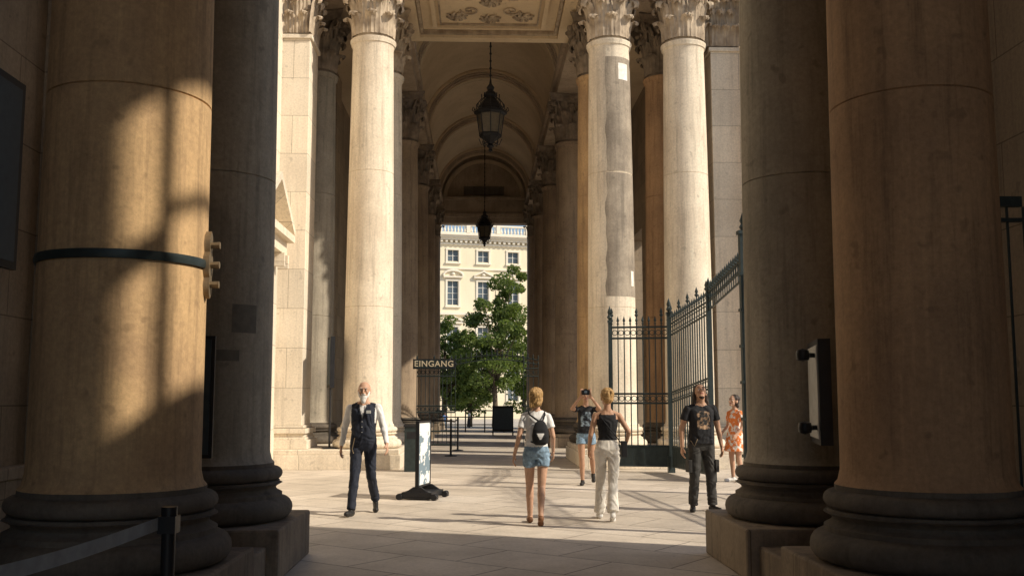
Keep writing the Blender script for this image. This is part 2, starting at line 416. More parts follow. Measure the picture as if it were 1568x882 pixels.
def pier(name,x0,x1,y0,y1,k,ck):
    mb=MB()
    mb.box(x0,x1,y0,y1,PED+.52,NECK-.1,k)
    for (g,a_,b_) in ((.16,0,.2),(.10,.2,.26),(.07,.26,.34),(.12,.34,.46),(.05,.46,.52)): mb.box(x0-g,x1+g,y0-g,y1+g,PED+a_,PED+b_-.001,k)
    mb.box(x0-.05,x1+.05,y0-.05,y1+.05,NECK-.1,NECK,k)
    mb.box(x0+.02,x1-.02,y0+.02,y1-.02,NECK,NECK+1.4,ck)
    mb.box(x0-.2,x1+.2,y0-.2,y1+.2,NECK+1.4,NECK+1.57,ck)
    xc,yc=(x0+x1)/2,(y0+y1)/2
    for side in range(2):
        for row,(zz,h) in enumerate(((.03,.5),(.03,.9),(.6,.6))):
            nL=3
            for i in range(nL):
                u=(i+.5+(.0 if row!=1 else -.5))/nL
                sub=MB(); leaf(sub,-math.pi/2,.0001+1.0,NECK+zz,h,.15,ck,.2)
                for idx,p in enumerate(sub.v):
                    a0=math.atan2(p[0],-p[1]); rr=math.hypot(p[0],p[1])-1.0
                    if side==0: sub.v[idx]=(x0+(x1-x0)*u+a0,y0-rr,p[2])
                    else: sub.v[idx]=(x1+rr if xc<0 else x0-rr,y0+(y1-y0)*u+a0,p[2])
                mb.add(sub.v,sub.f,ck)
    return mb.obj(name,smooth=False,bevel=.012)
pier('stone_pilaster',-4.95,-3.98,22.75,23.9,'walllight','capital')
pier('stone_pilaster',5.62,6.35,23.3,24.0,'walllight','capital')
mb=MB(); mb.box(6.2,8.2,24.0,25,0,13,'walllight')
for z in (5.0,6.9,9.4): mb.box(6.36,8.2,23.7,24.0,z,z+.25,'walllight'); 
for i in range(6): mb.lathe((6.55+i*.25,23.85,5.25),[(.04,0),(.08,.15),(.1,.3),(.05,.55),(.04,.9),(.07,1.0)],8,'base')
mb.box(6.4,8.2,23.72,23.98,6.25,6.4,'base')
mb.obj('outer_wall',smooth=False)
column('brown',6.75,22.9).scale=(.5,.5,1)

# ------------------------------------------------------------------ passage
e=empty('vaulted_passage')
mb=MB()
for (a_,b_) in ((XL-.55,XL+.55),(XR-.6,XR+.5)):
    mb.box(a_,b_,22.5,27.55,11.63,12.4,'arch')
    mb.box(a_+.05,b_-.05,27.6,53,11.63,12.0,'arch'); mb.box(a_-.05,b_+.05,27.6,53,12.0,12.28,'arch'); 
mb.box(XR+.55,5.6,22.5,27.4,11.64,12.4,'arch'); mb.box(-5.6,XL-.56,22.5,27.4,11.64,12.4,'arch')
mb.box(-5.6,-3.1,27.4,53,12.3,12.6,'vault'); mb.box(3.7,6.4,27.4,53,12.3,12.6,'vault')
mb.obj('entablature_beams',e,smooth=False)
mb=MB()
mb.box(-2.0,2.52,22.55,27.6,11.9,12.4,'ceil')
def frame(mb,x0,x1,y0,y1,w,z,h,k):
    mb.box(x0,x1,y0,y0+w,z-h,z,k); mb.box(x0,x1,y1-w,y1,z-h,z,k); mb.box(x0,x0+w,y0+w,y1-w,z-h,z,k); mb.box(x1-w,x1,y0+w,y1-w,z-h,z,k)
frame(mb,-2.0,2.52,22.56,27.59,.32,11.899,.2,'ceil'); frame(mb,-1.66,2.18,22.9,27.25,.08,11.899,.12,'capital')
frame(mb,-1.3,1.82,23.4,26.9,.12,11.899,.10,'ceil'); frame(mb,-1.1,1.62,23.6,26.7,.04,11.899,.06,'capital')
for (px,py) in [(CX,25.1),(CX-.9,26.1),(CX+.9,26.1),(CX-.9,24.2),(CX+.9,24.2),(CX,26.25)]:
    for i in range(8):
        a=i*math.pi/4
        mb.path([(px+.08*math.cos(a),py+.08*math.sin(a),11.88),(px+.2*math.cos(a+.2),py+.2*math.sin(a+.2),11.84),(px+.3*math.cos(a+.6),py+.3*math.sin(a+.6),11.87)],[.03,.05,.02],6,'capital')
    mb.lathe((px,py,11.8),[(0,0),(.06,.02),(.08,.09)],12,'capital',False)
for sx in (-1,1):
    for sy in (0,1):
        pts=[]
        for q in range(22):
            th=q*.45; rr=.42*(1-q/24); pts.append((CX+sx*(.55+rr*math.cos(th)*.6),25.2+ (1.0 if sy else -1.0)*.5+rr*math.sin(th)*.7,11.87))
        mb.path(pts,.028,6,'capital')
mb.obj('coffered_ceiling',e,smooth=False)
SPR=12.28; RAD=2.31; C2=CX-.02
def arcring(mb,y0,y1,r0,r1,k,n=36):
    vs=[];fs=[]
    for i in range(n+1):
        a=math.pi*i/n; c_,s_=math.cos(a),math.sin(a)
        for (r,y) in ((r0,y0),(r0,y1),(r1,y1),(r1,y0)): vs.append((C2+r*c_,y,SPR+r*s_))
    for i in range(n):
        for j in range(4): fs.append((i*4+j,i*4+(j+1)%4,(i+1)*4+(j+1)%4,(i+1)*4+j))
    mb.add(vs,fs,k)
mb=MB(); arcring(mb,27.61,53,RAD+.22,RAD+.5,'vault'); mb.obj('barrel_vault',e)
mb=MB()
for y in (29.2,32.7,39.6,46.0,52.3):
    arcring(mb,y-.45,y+.45,RAD+.06,RAD+.215,'arch'); arcring(mb,y-.32,y+.32,RAD,RAD+.055,'arch')
    arcring(mb,y-.56,y-.452,RAD+.12,RAD+.214,'vault'); arcring(mb,y-.16,y+.16,RAD-.04,RAD-.002,'vault')
mb.obj('transverse_arches',e)
mb=MB()
n=30
mb.box(C2-RAD,C2+RAD,53.02,53.6,10.95,11.25,'arch'); mb.box(C2-RAD-.001,C2+RAD+.001,52.85,53.62,11.25,11.45,'arch'); mb.box(C2-RAD,C2+RAD,53.0,53.6,11.45,12.2,'arch'); mb.box(C2-RAD,C2+RAD,52.8,53.6,12.2,12.35,'arch')
for i in range(n):
    a0,a1=math.pi*i/n,math.pi*(i+1)/n
    mb.add([(C2,53.3,SPR),(C2+(RAD+.3)*math.cos(a0),53.3,SPR+(RAD+.3)*math.sin(a0)),(C2+(RAD+.3)*math.cos(a1),53.3,SPR+(RAD+.3)*math.sin(a1))],[(0,1,2)],'arch')
mb.box(C2-1.1,C2+1.1,53.2,53.28,12.55,13.0,'base')
arcring(mb,53.1,53.29,RAD-.3,RAD-.1,'vault')
mb.box(-7,C2-RAD-.05,53.0,53.7,0,16,'wall'); mb.box(C2+RAD+.05,8,53.0,53.7,0,16,'wall'); mb.box(C2-RAD-.06,C2+RAD+.06,53.62,53.7,10.95,16,'wall')
mb.obj('end_wall',e,smooth=False)
mb=MB()
wallx_holes(mb,5.7,6.4,27.0,53,0,12.3,[(27.6,30.6,0,10),(34.3,37.2,0,7.5),(41.2,44.2,0,7.5),(47.6,50.5,0,7.5)],'wall')
mb.obj('right_aisle_wall',e,smooth=False)
mb=MB(); wallx_holes(mb,-5.9,-5.0,22.9,53,0,12.3,[(28,30.4,0,6)],'wall')
mb.box(-6.8,-6.6,27,46,0,2.5,'base')
for y in (32.7,39.6,46): mb.box(-5.0,-4.7,y-.5,y+.5,0,12.29,'wall')
mb.obj('left_aisle_wall',e,smooth=False)
mb=MB(); mb.box(-6.5,7,22.5,53.5,15.3,15.6,'wall'); mb.obj('sky_block_slab',e,smooth=False)  # unseen slab added above the passage to block sky light

def lantern(x,y,zt,zb,ztop):
    e=empty('hanging_lantern',(x,y,0)); H=zt-zb; w=H*.19
    mb=MB()
    mb.path([(0,0,zt),(0,0,ztop)],.02,6,'black')
    nz=int((ztop-zt)/.22)
    for i in range(nz): mb.lathe((0,0,zt+.1+i*.22),[(.01,-.07),(.04,0),(.01,.07)],8,'black',False)
    mb.lathe((0,0,zb),[(0,0),(.03*H,.02*H),(.02*H,.05*H),(.055*H,.08*H),(.03*H,.11*H),(w*.35,.15*H),(w*.75,.20*H),(w*.80,.23*H),(w*.72,.25*H)],8,'black')
    mb.lathe((0,0,zb),[(w*.70,.25*H),(w*.93,.50*H)],8,'lampglass')
    mb.lathe((0,0,zb),[(w*1.0,.50*H),(w*1.16,.52*H),(w*1.16,.55*H),(w*.85,.57*H),(w*.78,.63*H),(w*.55,.70*H),(w*.35,.74*H),(w*.5,.77*H),(w*.45,.80*H),(w*.2,.84*H),(w*.28,.88*H),(w*.1,.93*H),(.02,H)],8,'black')
    for i in range(8):
        a=i*math.pi/4; c_,s_=math.cos(a),math.sin(a)
        mb.path([(w*.74*c_,w*.74*s_,zb+.22*H),(w*.97*c_,w*.97*s_,zb+.52*H),(w*1.28*c_,w*1.28*s_,zb+.57*H),(w*1.2*c_,w*1.2*s_,zb+.61*H)],.014,6,'black')
        mb.path([(w*.95*c_,w*.95*s_,zb+.56*H),(w*.98*c_,w*.98*s_,zb+.64*H),(w*.6*c_,w*.6*s_,zb+.73*H),(w*.62*c_,w*.62*s_,zb+.79*H)],.014,6,'black')
        mb.path([(w*.3*c_,w*.3*s_,zb+.12*H),(w*.62*c_,w*.62*s_,zb+.10*H),(w*.8*c_,w*.8*s_,zb+.18*H)],.012,6,'black')
        mb.lathe((w*1.1*c_,w*1.1*s_,zb+.56*H),[(.0,0),(.03,.03),(.01,.07),(0,.12)],6,'black',False)
    mb.obj('lantern_body',e,smooth=False)
lantern(CX+.04,28.3,10.85,8.66,14.8); lantern(CX,50,11.2,9.2,14.7)

# ------------------------------------------------------------------ iron fences
def fence(name,p0,p1,h0,h1,sp=.13,panel=.0,base=.12,spear=True,ring=True,r=.011,arch=0):
    mb=MB(); p0=Vector((*p0,0)); p1=Vector((*p1,0)); L=(p1-p0).length; n=max(2,int(L/sp)); d=(p1-p0)/L; rot=Matrix.Rotation(math.atan2(d.y,d.x),3,'Z')
    hf=lambda t:h0+(h1-h0)*t+arch*math.sin(math.pi*t)
    for i in range(n+1):
        t=i/n; p=p0+d*L*t; h=hf(t)
        mb.path([p+Vector((0,0,base)),p+Vector((0,0,h))],r,6,'iron')
        if spear:
            mb.lathe(tuple(p+Vector((0,0,h))),[(.01,0),(.028,.03),(.01,.05),(.032,.09),(.0,.2)],6,'iron',False)
            if i%4==0: mb.lathe(tuple(p+Vector((0,0,h+.16))),[(.01,0),(.045,.05),(.02,.08),(.035,.12),(.0,.22)],6,'iron',False)
        if ring and i<n:
            c=p0+d*L*((i+.5)/n)+Vector((0,0,hf((i+.5)/n)-.17)); rr=sp*.42
            mb.path([c+d*math.cos(q*math.pi/5)*rr+Vector((0,0,math.sin(q*math.pi/5)*rr)) for q in range(11)],.009,5,'iron')
            c=c-Vector((0,0,h0*.45)); 
            mb.path([c+d*math.cos(q*math.pi/5)*rr+Vector((0,0,math.sin(q*math.pi/5)*rr)) for q in range(11)],.009,5,'iron')
    nseg=12
    for off in (-.05,-.29,-.17-h0*.45+.1,-.17-h0*.45-.1):
        mb.path([p0+d*L*q/nseg+Vector((0,0,hf(q/nseg)+off)) for q in range(nseg+1)],.022,4,'iron')
    for z in (base+.02,.55): mb.path([p0+Vector((0,0,z)),p1+Vector((0,0,z))],.025,4,'iron')
    if panel: mb.obox((p0+p1)/2+Vector((0,0,base+panel/2)),(L,.02,panel),'iron',rot)
    return mb
def post(mb,x,y,h,w=.09,k='iron'):
    mb.box(x-w,x+w,y-w,y+w,0,.35,k); mb.box(x-w*.65,x+w*.65,y-w*.65,y+w*.65,.35,h,k)
    mb.box(x-w*.9,x+w*.9,y-w*.9,y+w*.9,h,h+.06,k); mb.lathe((x,y,h+.06),[(.02,0),(.06,.06),(.03,.12),(.05,.17),(0,.32)],8,k,False)
mb=fence('',(2.9,21.6),(4.08,21.35),3.15,3.15,panel=.42,r=.013); mb.obj('iron_gate')
mb=fence('',(4.12,21.2),(4.38,18.95),3.2,3.45,panel=.45,sp=.14,r=.014); mb.obj('iron_gate')
mb=MB(); post(mb,4.1,21.3,3.35,.07); post(mb,4.40,18.85,3.5,.07); post(mb,4.43,16.4,4.3,.1); post(mb,2.86,21.62,3.2,.05); post(mb,4.95,10.8,4.0,.08)
for q in range(6):
    z=.6+q*.6; mb.box(4.43-.085,4.43+.085,16.4-.085,16.4+.085,z,z+.05,'iron')
mb.obj('gate_post')
mb=MB(); p0=Vector((4.40,18.8,3.45)); p1=Vector((4.43,16.45,3.75)); n=16
for off in (0,.16,.34): mb.path([p0+Vector((0,0,off-.2)),p1+Vector((0,0,off-.2))],.022,5,'iron')
for i in range(n+1):
    p=p0.lerp(p1,i/n); mb.path([p+Vector((0,0,-.2)),p+Vector((0,0,.14))],.01,5,'iron'); mb.lathe(tuple(p+Vector((0,0,.14))),[(.01,0),(.035,.04),(.015,.07),(.03,.1),(0,.2)],6,'iron',False)
    if i<n:
        c=p0.lerp(p1,(i+.5)/n)+Vector((0,0,.05)); mb.path([c+Vector((0,math.cos(q*math.pi/5)*.06,math.sin(q*math.pi/5)*.06)) for q in range(11)],.009,5,'iron')
mb.obj('gate_overthrow')
mb=fence('',(4.45,16.3),(4.93,10.9),3.3,3.3,sp=.16); mb.obj('iron_fence')
e=empty('entrance_fence'); FY=31.4
for (a_,b_) in ((-1.93,-.72),(1.42,1.88)):
    mb=fence('',(a_,FY),(b_,FY),2.55,2.55,sp=.13,r=.010); mb.obj('fence_panel',e)
mb=MB(); az=lambda x:2.62+.16*math.sin(math.pi*min(1,max(0,(x+.72)/2.6)))
xs=[-.72+2.6*i/16 for i in range(17)]
for off in (0,.14): mb.path([(x,FY,az(x)+off) for x in xs],.018,5,'iron')
for x in xs:
    mb.path([(x,FY,az(x)),(x,FY,az(x)+.16)],.01,5,'iron'); mb.lathe((x,FY,az(x)+.15),[(.01,0),(.03,.03),(.01,.06),(.025,.09),(0,.17)],6,'iron',False)
mb.obj('fence_overthrow',e)
mb=MB(); mb.box(-2.05,-.74,FY-.08,FY-.04,2.48,2.79,'black'); mb.box(-2.02,-.77,FY-.087,FY-.081,2.51,2.76,'iron')
mb.obj('sign_board',e,smooth=False)
cu=bpy.data.curves.new('eingang_lettering','FONT'); cu.body='EINGANG'; cu.size=.26; cu.extrude=.004; cu.offset=.004; cu.align_x='CENTER'; cu.align_y='CENTER'; cu.space_character=1.1
t=bpy.data.objects.new('sign_lettering',cu); COL.objects.link(t); t.location=(-1.395,FY-.095,2.635); t.rotation_euler=(R(90),0,0); t.data.materials.append(M['letters']); t.parent=e
mb=MB(); x,y=3.74,7.55; dz=.33
mb.path([(x,y,0),(x,y,3.1+dz)],.028,8,'iron')
mb.box(x-.1,x+.5,y-.03,y+.03,2.72+dz,2.80+dz,'iron'); mb.box(x-.06,x+.5,y-.025,y+.025,2.60+dz,2.63+dz,'iron')
for q in range(3): mb.box(x-.05,x+.05,y-.05,y+.05,1.25+q*.5,1.29+q*.5,'iron')
def scroll(cx,cz,r0,turns,ph,sg=1):
    return [(cx+sg*math.cos(ph+q*.4)*r0*(1-q/(turns*17)),y,cz+math.sin(ph+q*.4)*r0*(1-q/(turns*17))) for q in range(int(turns*15.7))]
mb.path(scroll(x+.13,2.47+dz,.12,1.3,math.pi/2),.016,6,'iron'); mb.path(scroll(x-.03,2.93+dz,.07,1.2,-math.pi/2,-1),.014,6,'iron')
mb.path([(x,y,3.05+dz),(x-.05,y,3.15+dz),(x+.03,y,3.22+dz),(x-.01,y,3.32+dz)],[.02,.025,.02,.004],6,'iron')
for i in range(2,5): mb.path([(x+i*.13,y,0),(x+i*.13,y,2.72+dz)],.012,6,'iron')
mb.obj('iron_side_gate')

# ------------------------------------------------------------------ street furniture inside
mb=MB()
for (x,y) in ((-1.58,5.25),(-1.86,3.2)):
    mb.lathe((x,y,0),[(.17,0),(.17,.015),(.15,.03),(.035,.045),(.035,.96),(.04,.965),(.04,1.01),(.0,1.015)],24,'black')
    mb.box(x-.045,x+.045,y-.045,y+.045,.88,.965,'black')
a_=Vector((-1.62,5.22,.93)); b_=Vector((-1.89,3.25,.93)); n=14
for i in range(n):
    p=a_.lerp(b_,i/n); q=a_.lerp(b_,(i+1)/n); f=lambda t:-.03*math.sin(math.pi*t)
    z0,z1=f(i/n),f((i+1)/n)
    mb.add([p+Vector((0,0,z0-.032)),q+Vector((0,0,z1-.032)),q+Vector((0,0,z1+.032)),p+Vector((0,0,z0+.032))],[(0,1,2,3)],'belt')
mb.obj('belt_barrier')
mb=MB()
mb.box(-.30,.30,-.02,.02,.22,1.18,'banner'); mb.box(-.325,-.30,-.03,.03,.2,1.2,'black'); mb.box(.30,.325,-.03,.03,.2,1.2,'black'); mb.box(-.325,.325,-.03,.03,1.18,1.21,'black'); mb.box(-.325,.325,-.03,.03,.19,.22,'black')
for s_ in (-1,1):
    mb.add([(s_*.34,-.34,0.02),(s_*.26,-.34,.02),(s_*.26,.34,.02),(s_*.34,.34,.02),(s_*.32,-.06,.2),(s_*.28,-.06,.2),(s_*.28,.06,.2),(s_*.32,.06,.2)],[(3,2,1,0),(4,5,6,7),(0,1,5,4),(1,2,6,5),(2,3,7,6),(3,0,4,7)],'black')
    for t_ in (-1,1): mb.path([(s_*.36,t_*.28,.05),(s_*.24,t_*.28,.05)],.05,12,'black')
mb.box(-.34,.34,-.24,.24,.05,.12,'black')
mb.obj('banner_stand',loc=(-.87,16.0,0),rotz=R(76),bevel=.004)
mb=MB(); mb.box(-.17,.17,-.17,.17,.0,.95,'iron'); mb.box(-.19,.19,-.19,.19,.95,1.0,'black'); mb.box(-.12,.12,-.175,-.17,.7,.85,'black'); mb.obj('litter_bin',loc=(-1.42,21.9,0),bevel=.015)
mb=MB(); mb.box(-.05,.05,-.35,.35,1.8,2.95,'black'); mb.box(-.055,-.05,-.3,.3,1.87,2.88,'posterblue'); mb.path([(0,0,PED),(0,0,1.8)],.025,8,'black'); mb.box(-.15,.15,-.2,.2,PED,PED+.03,'black'); mb.obj('notice_board',loc=(-3.36,22.85,0),rotz=R(14))
mb=MB()
for (x,y) in ((-.75,27.6),(-2.3,29.2),(-.62,30.5)):
    mb.lathe((x,y,0),[(.17,0),(.17,.02),(.03,.04),(.03,1.0),(.0,1.02)],16,'black')
mb.path([(-.75,27.6,.95),(-.68,29.0,.9),(-.62,30.5,.95)],.025,4,'black'); mb.path([(-.75,27.6,.95),(-2.3,29.2,.95)],.025,4,'black')
mb.obj('belt_barrier')
mb=MB(); mb.box(-.45,.45,-.03,.03,.15,1.25,'black'); mb.box(-.4,.4,-.036,-.031,.25,1.15,'posterblue'); mb.box(-.45,-.40,-.25,.25,0,.15,'black'); mb.box(.40,.45,-.25,.25,0,.15,'black')
mb.obj('sandwich_board',loc=(1.05,43.0,0))
mb=MB()
for z in (.35,.7,1.0): mb.path([(-2.4,47,z),(1.2,47,z)],.025,6,'black')
for i in range(5): mb.path([(-2.4+i*.9,47,0),(-2.4+i*.9,47,1.0)],.03,6,'black')
mb.obj('crowd_barrier')

# ------------------------------------------------------------------ far palace facade
def palace():
    e=empty('palace_building',(.67,150,-1.45),R(14))
    Z0=1.45
    rows=[(1.2+Z0,6.2+Z0),(8.4+Z0,12.2+Z0),(15.5+Z0,19.1+Z0),(22.1+Z0,23.8+Z0)]
    top=26.3+Z0; nb=7; sp=4.7; ww=.85
    w=MB(); x0=-(nb+.5)*sp; x1=-x0
    for i in range(-nb,nb+2):
        xa=(i-1)*sp+ww if i>-nb else x0; xb=i*sp-ww if i<=nb else x1
        w.box(xa,xb,0,.6,0,top,'cream')
    for i in range(-nb,nb+1):
        z=0
        for (a_,b_) in rows:
            w.box(i*sp-ww,i*sp+ww,0,.6,z,a_,'cream'); z=b_
        w.box(i*sp-ww,i*sp+ww,0,.6,z,top,'cream')
    w.box(x0,x1,.62,22,0,top,'cream')
    w.obj('facade_wall',e,smooth=False)
    g=MB(); t=MB()
    for i in range(-nb,nb+1):
        xc=i*sp
        for ri,(a_,b_) in enumerate(rows):
            g.add([(xc-ww,.35,a_),(xc+ww,.35,a_),(xc+ww,.35,b_),(xc-ww,.35,b_)],[(0,1,2,3)],'bluetile')
            t.box(xc-.04,xc+.04,.28,.34,a_,b_,'frame')
            nh=1 if b_-a_<2 else 3
            for q in range(1,nh+1):
                z=a_+(b_-a_)*q/(nh+1); t.box(xc-ww,xc+ww,.29,.335,z-.03,z+.03,'frame')
            for sx in (-1,1): t.box(xc+sx*ww-.05,xc+sx*ww+.05,.27,.345,a_,b_,'frame')
            for sx in (-1,1): t.box(xc+sx*(ww+.14)-.14,xc+sx*(ww+.14)+.14,-.12,-.002,a_-.15,b_+.001,'creamtrim')
            t.box(xc-ww-.3,xc+ww+.3,-.14,-.002,b_,b_+.28,'creamtrim'); t.box(xc-ww-.35,xc+ww+.35,-.28,-.002,a_-.38,a_-.15,'creamtrim')
            if ri in (1,2):
                if ri==2 and i%2==0 or ri==1:
                    for (xa,xb) in ((xc-1.5,xc),(xc+1.5,xc)):
                        zz=b_+.75
                        vs=[(xa,y,zz) for y in (-.45,0)]+[(xa,y,zz+.22) for y in (-.45,0)]+[(xb,y,zz+.7) for y in (-.45,0)]+[(xb,y,zz+.95) for y in (-.45,0)]
                        t.add(vs,[(0,1,3,2),(4,6,7,5),(0,4,5,1),(2,3,7,6),(0,2,6,4),(1,5,7,3)],'creamtrim')
                else:
                    t.path([(xc+1.5*math.cos(q*math.pi/10),-.2,b_+.8+.8*math.sin(q*math.pi/10)) for q in range(11)],.18,6,'creamtrim')
                t.box(xc-1.5,xc+1.5,-.4,-.003,b_+.5,b_+.74,'creamtrim')
                t.lathe((xc,-.1,b_+1.05),[(0,-.25),(.3,-.12),(.34,.05),(.2,.2),(0,.28)],10,'creamtrim',False)
    for z,h,dp in ((14.0+Z0,.35,.35),(7.2+Z0,.5,.4),(20.9+Z0,.22,.2)): t.box(x0-.2,x1+.2,-dp,-.004,z,z+h,'creamtrim')
    for z,h,dp in ((24.6+Z0,.3,.25),(25.3+Z0,.35,.7),(25.65+Z0,.3,1.0),(25.95+Z0,.3,1.25)): t.box(x0-.2,x1+.2,-dp,-.005,z,z+h-.003,'creamtrim')
    q=x0
    while q<x1: t.box(q,q+.35,-.6,-.006,24.95+Z0,25.29+Z0,'creamtrim'); q+=.75
    t.box(x0,x1,-.7,-.3,26.25+Z0,26.45+Z0,'creamtrim'); t.box(x0,x1,-.7,-.3,27.5+Z0,27.75+Z0,'creamtrim')
    q=x0; j=0
    while q<x1:
        if j%9==0: t.box(q-.3,q+.3,-.75,-.25,26.46+Z0,28.0+Z0,'creamtrim')
        else: t.lathe((q,-.5,26.45+Z0),[(.09,0),(.17,.25),(.16,.4),(.08,.75),(.12,1.05)],8,'creamtrim',False)
        q+=.52; j+=1
    g.obj('window_glass',e,smooth=False); t.obj('facade_trim',e,smooth=False)
palace()

# ------------------------------------------------------------------ trees
def tree(x,y,z0,H,cr,ch,seed,N=9000,name='linden_tree',lean=0):
    rng=np.random.RandomState(seed); e=empty(name,(x,y,z0))
    mb=MB(); th=H-ch*.85
    mb.path([(0,0,0),(.05,0,th*.5),(.0,.1,th),(.1+lean*.5,0,H*.8)],[.3,.24,.2,.06],10,'bark')
    cl=[]
    for i in range(90):
        while True:
            p=rng.uniform(-1,1,3)
            if np.linalg.norm(p)<1 and np.linalg.norm(p)>.3: break
        s_=1-.35*max(0,p[2]); cl.append(np.array([p[0]*cr*s_+lean*p[2],p[1]*cr*s_,H-ch/2+p[2]*ch/2]))
    for c in cl[::5]:
        st=Vector((0,0,th*rng.uniform(.75,1.2))); en=Vector(c); mid=st.lerp(en,.5)+Vector((0,0,.3))
        mb.path([st,mid,en],[.10,.06,.02],6,'bark')
    mb.obj('trunk_and_limbs',e)
    cl=np.array(cl); idx=rng.randint(0,len(cl),N); rad=rng.uniform(.45,1.2,len(cl))
    dirs=rng.normal(size=(N,3)); dirs/=np.linalg.norm(dirs,axis=1)[:,None]
    pos=cl[idx]+dirs*(rad[idx]*rng.uniform(.3,1,N)**.6)[:,None]*np.array([1,1,.7])
    a=rng.normal(size=(N,3)); a/=np.linalg.norm(a,axis=1)[:,None]; b=np.cross(a,rng.normal(size=(N,3))); b/=np.linalg.norm(b,axis=1)[:,None]
    s_=rng.uniform(.09,.18,N)[:,None]
    V=np.stack([pos-a*s_,pos+b*s_*.7,pos+a*s_,pos-b*s_*.7],1).reshape(-1,3)
    me=bpy.data.meshes.new('foliage'); me.from_pydata(V.tolist(),[],[(4*i,4*i+1,4*i+2,4*i+3) for i in range(N)]); me.materials.append(M['leaf'])
    o=bpy.data.objects.new('foliage',me); COL.objects.link(o); o.parent=e
tree(1.5,92,-1.4,15.0,4.0,12.6,3,20000,lean=1.5); tree(-3.3,96,-1.4,10.8,3.2,9.4,5,12000); tree(-9,93,-1.4,13,3.6,9,8,6000); tree(9.5,95,-1.4,14,3.8,10,9,6000); tree(4.6,101,-1.4,9,2.6,7.4,11,5000)
tree(-.9,104,-1.4,8.0,2.5,6.6,12,5500)

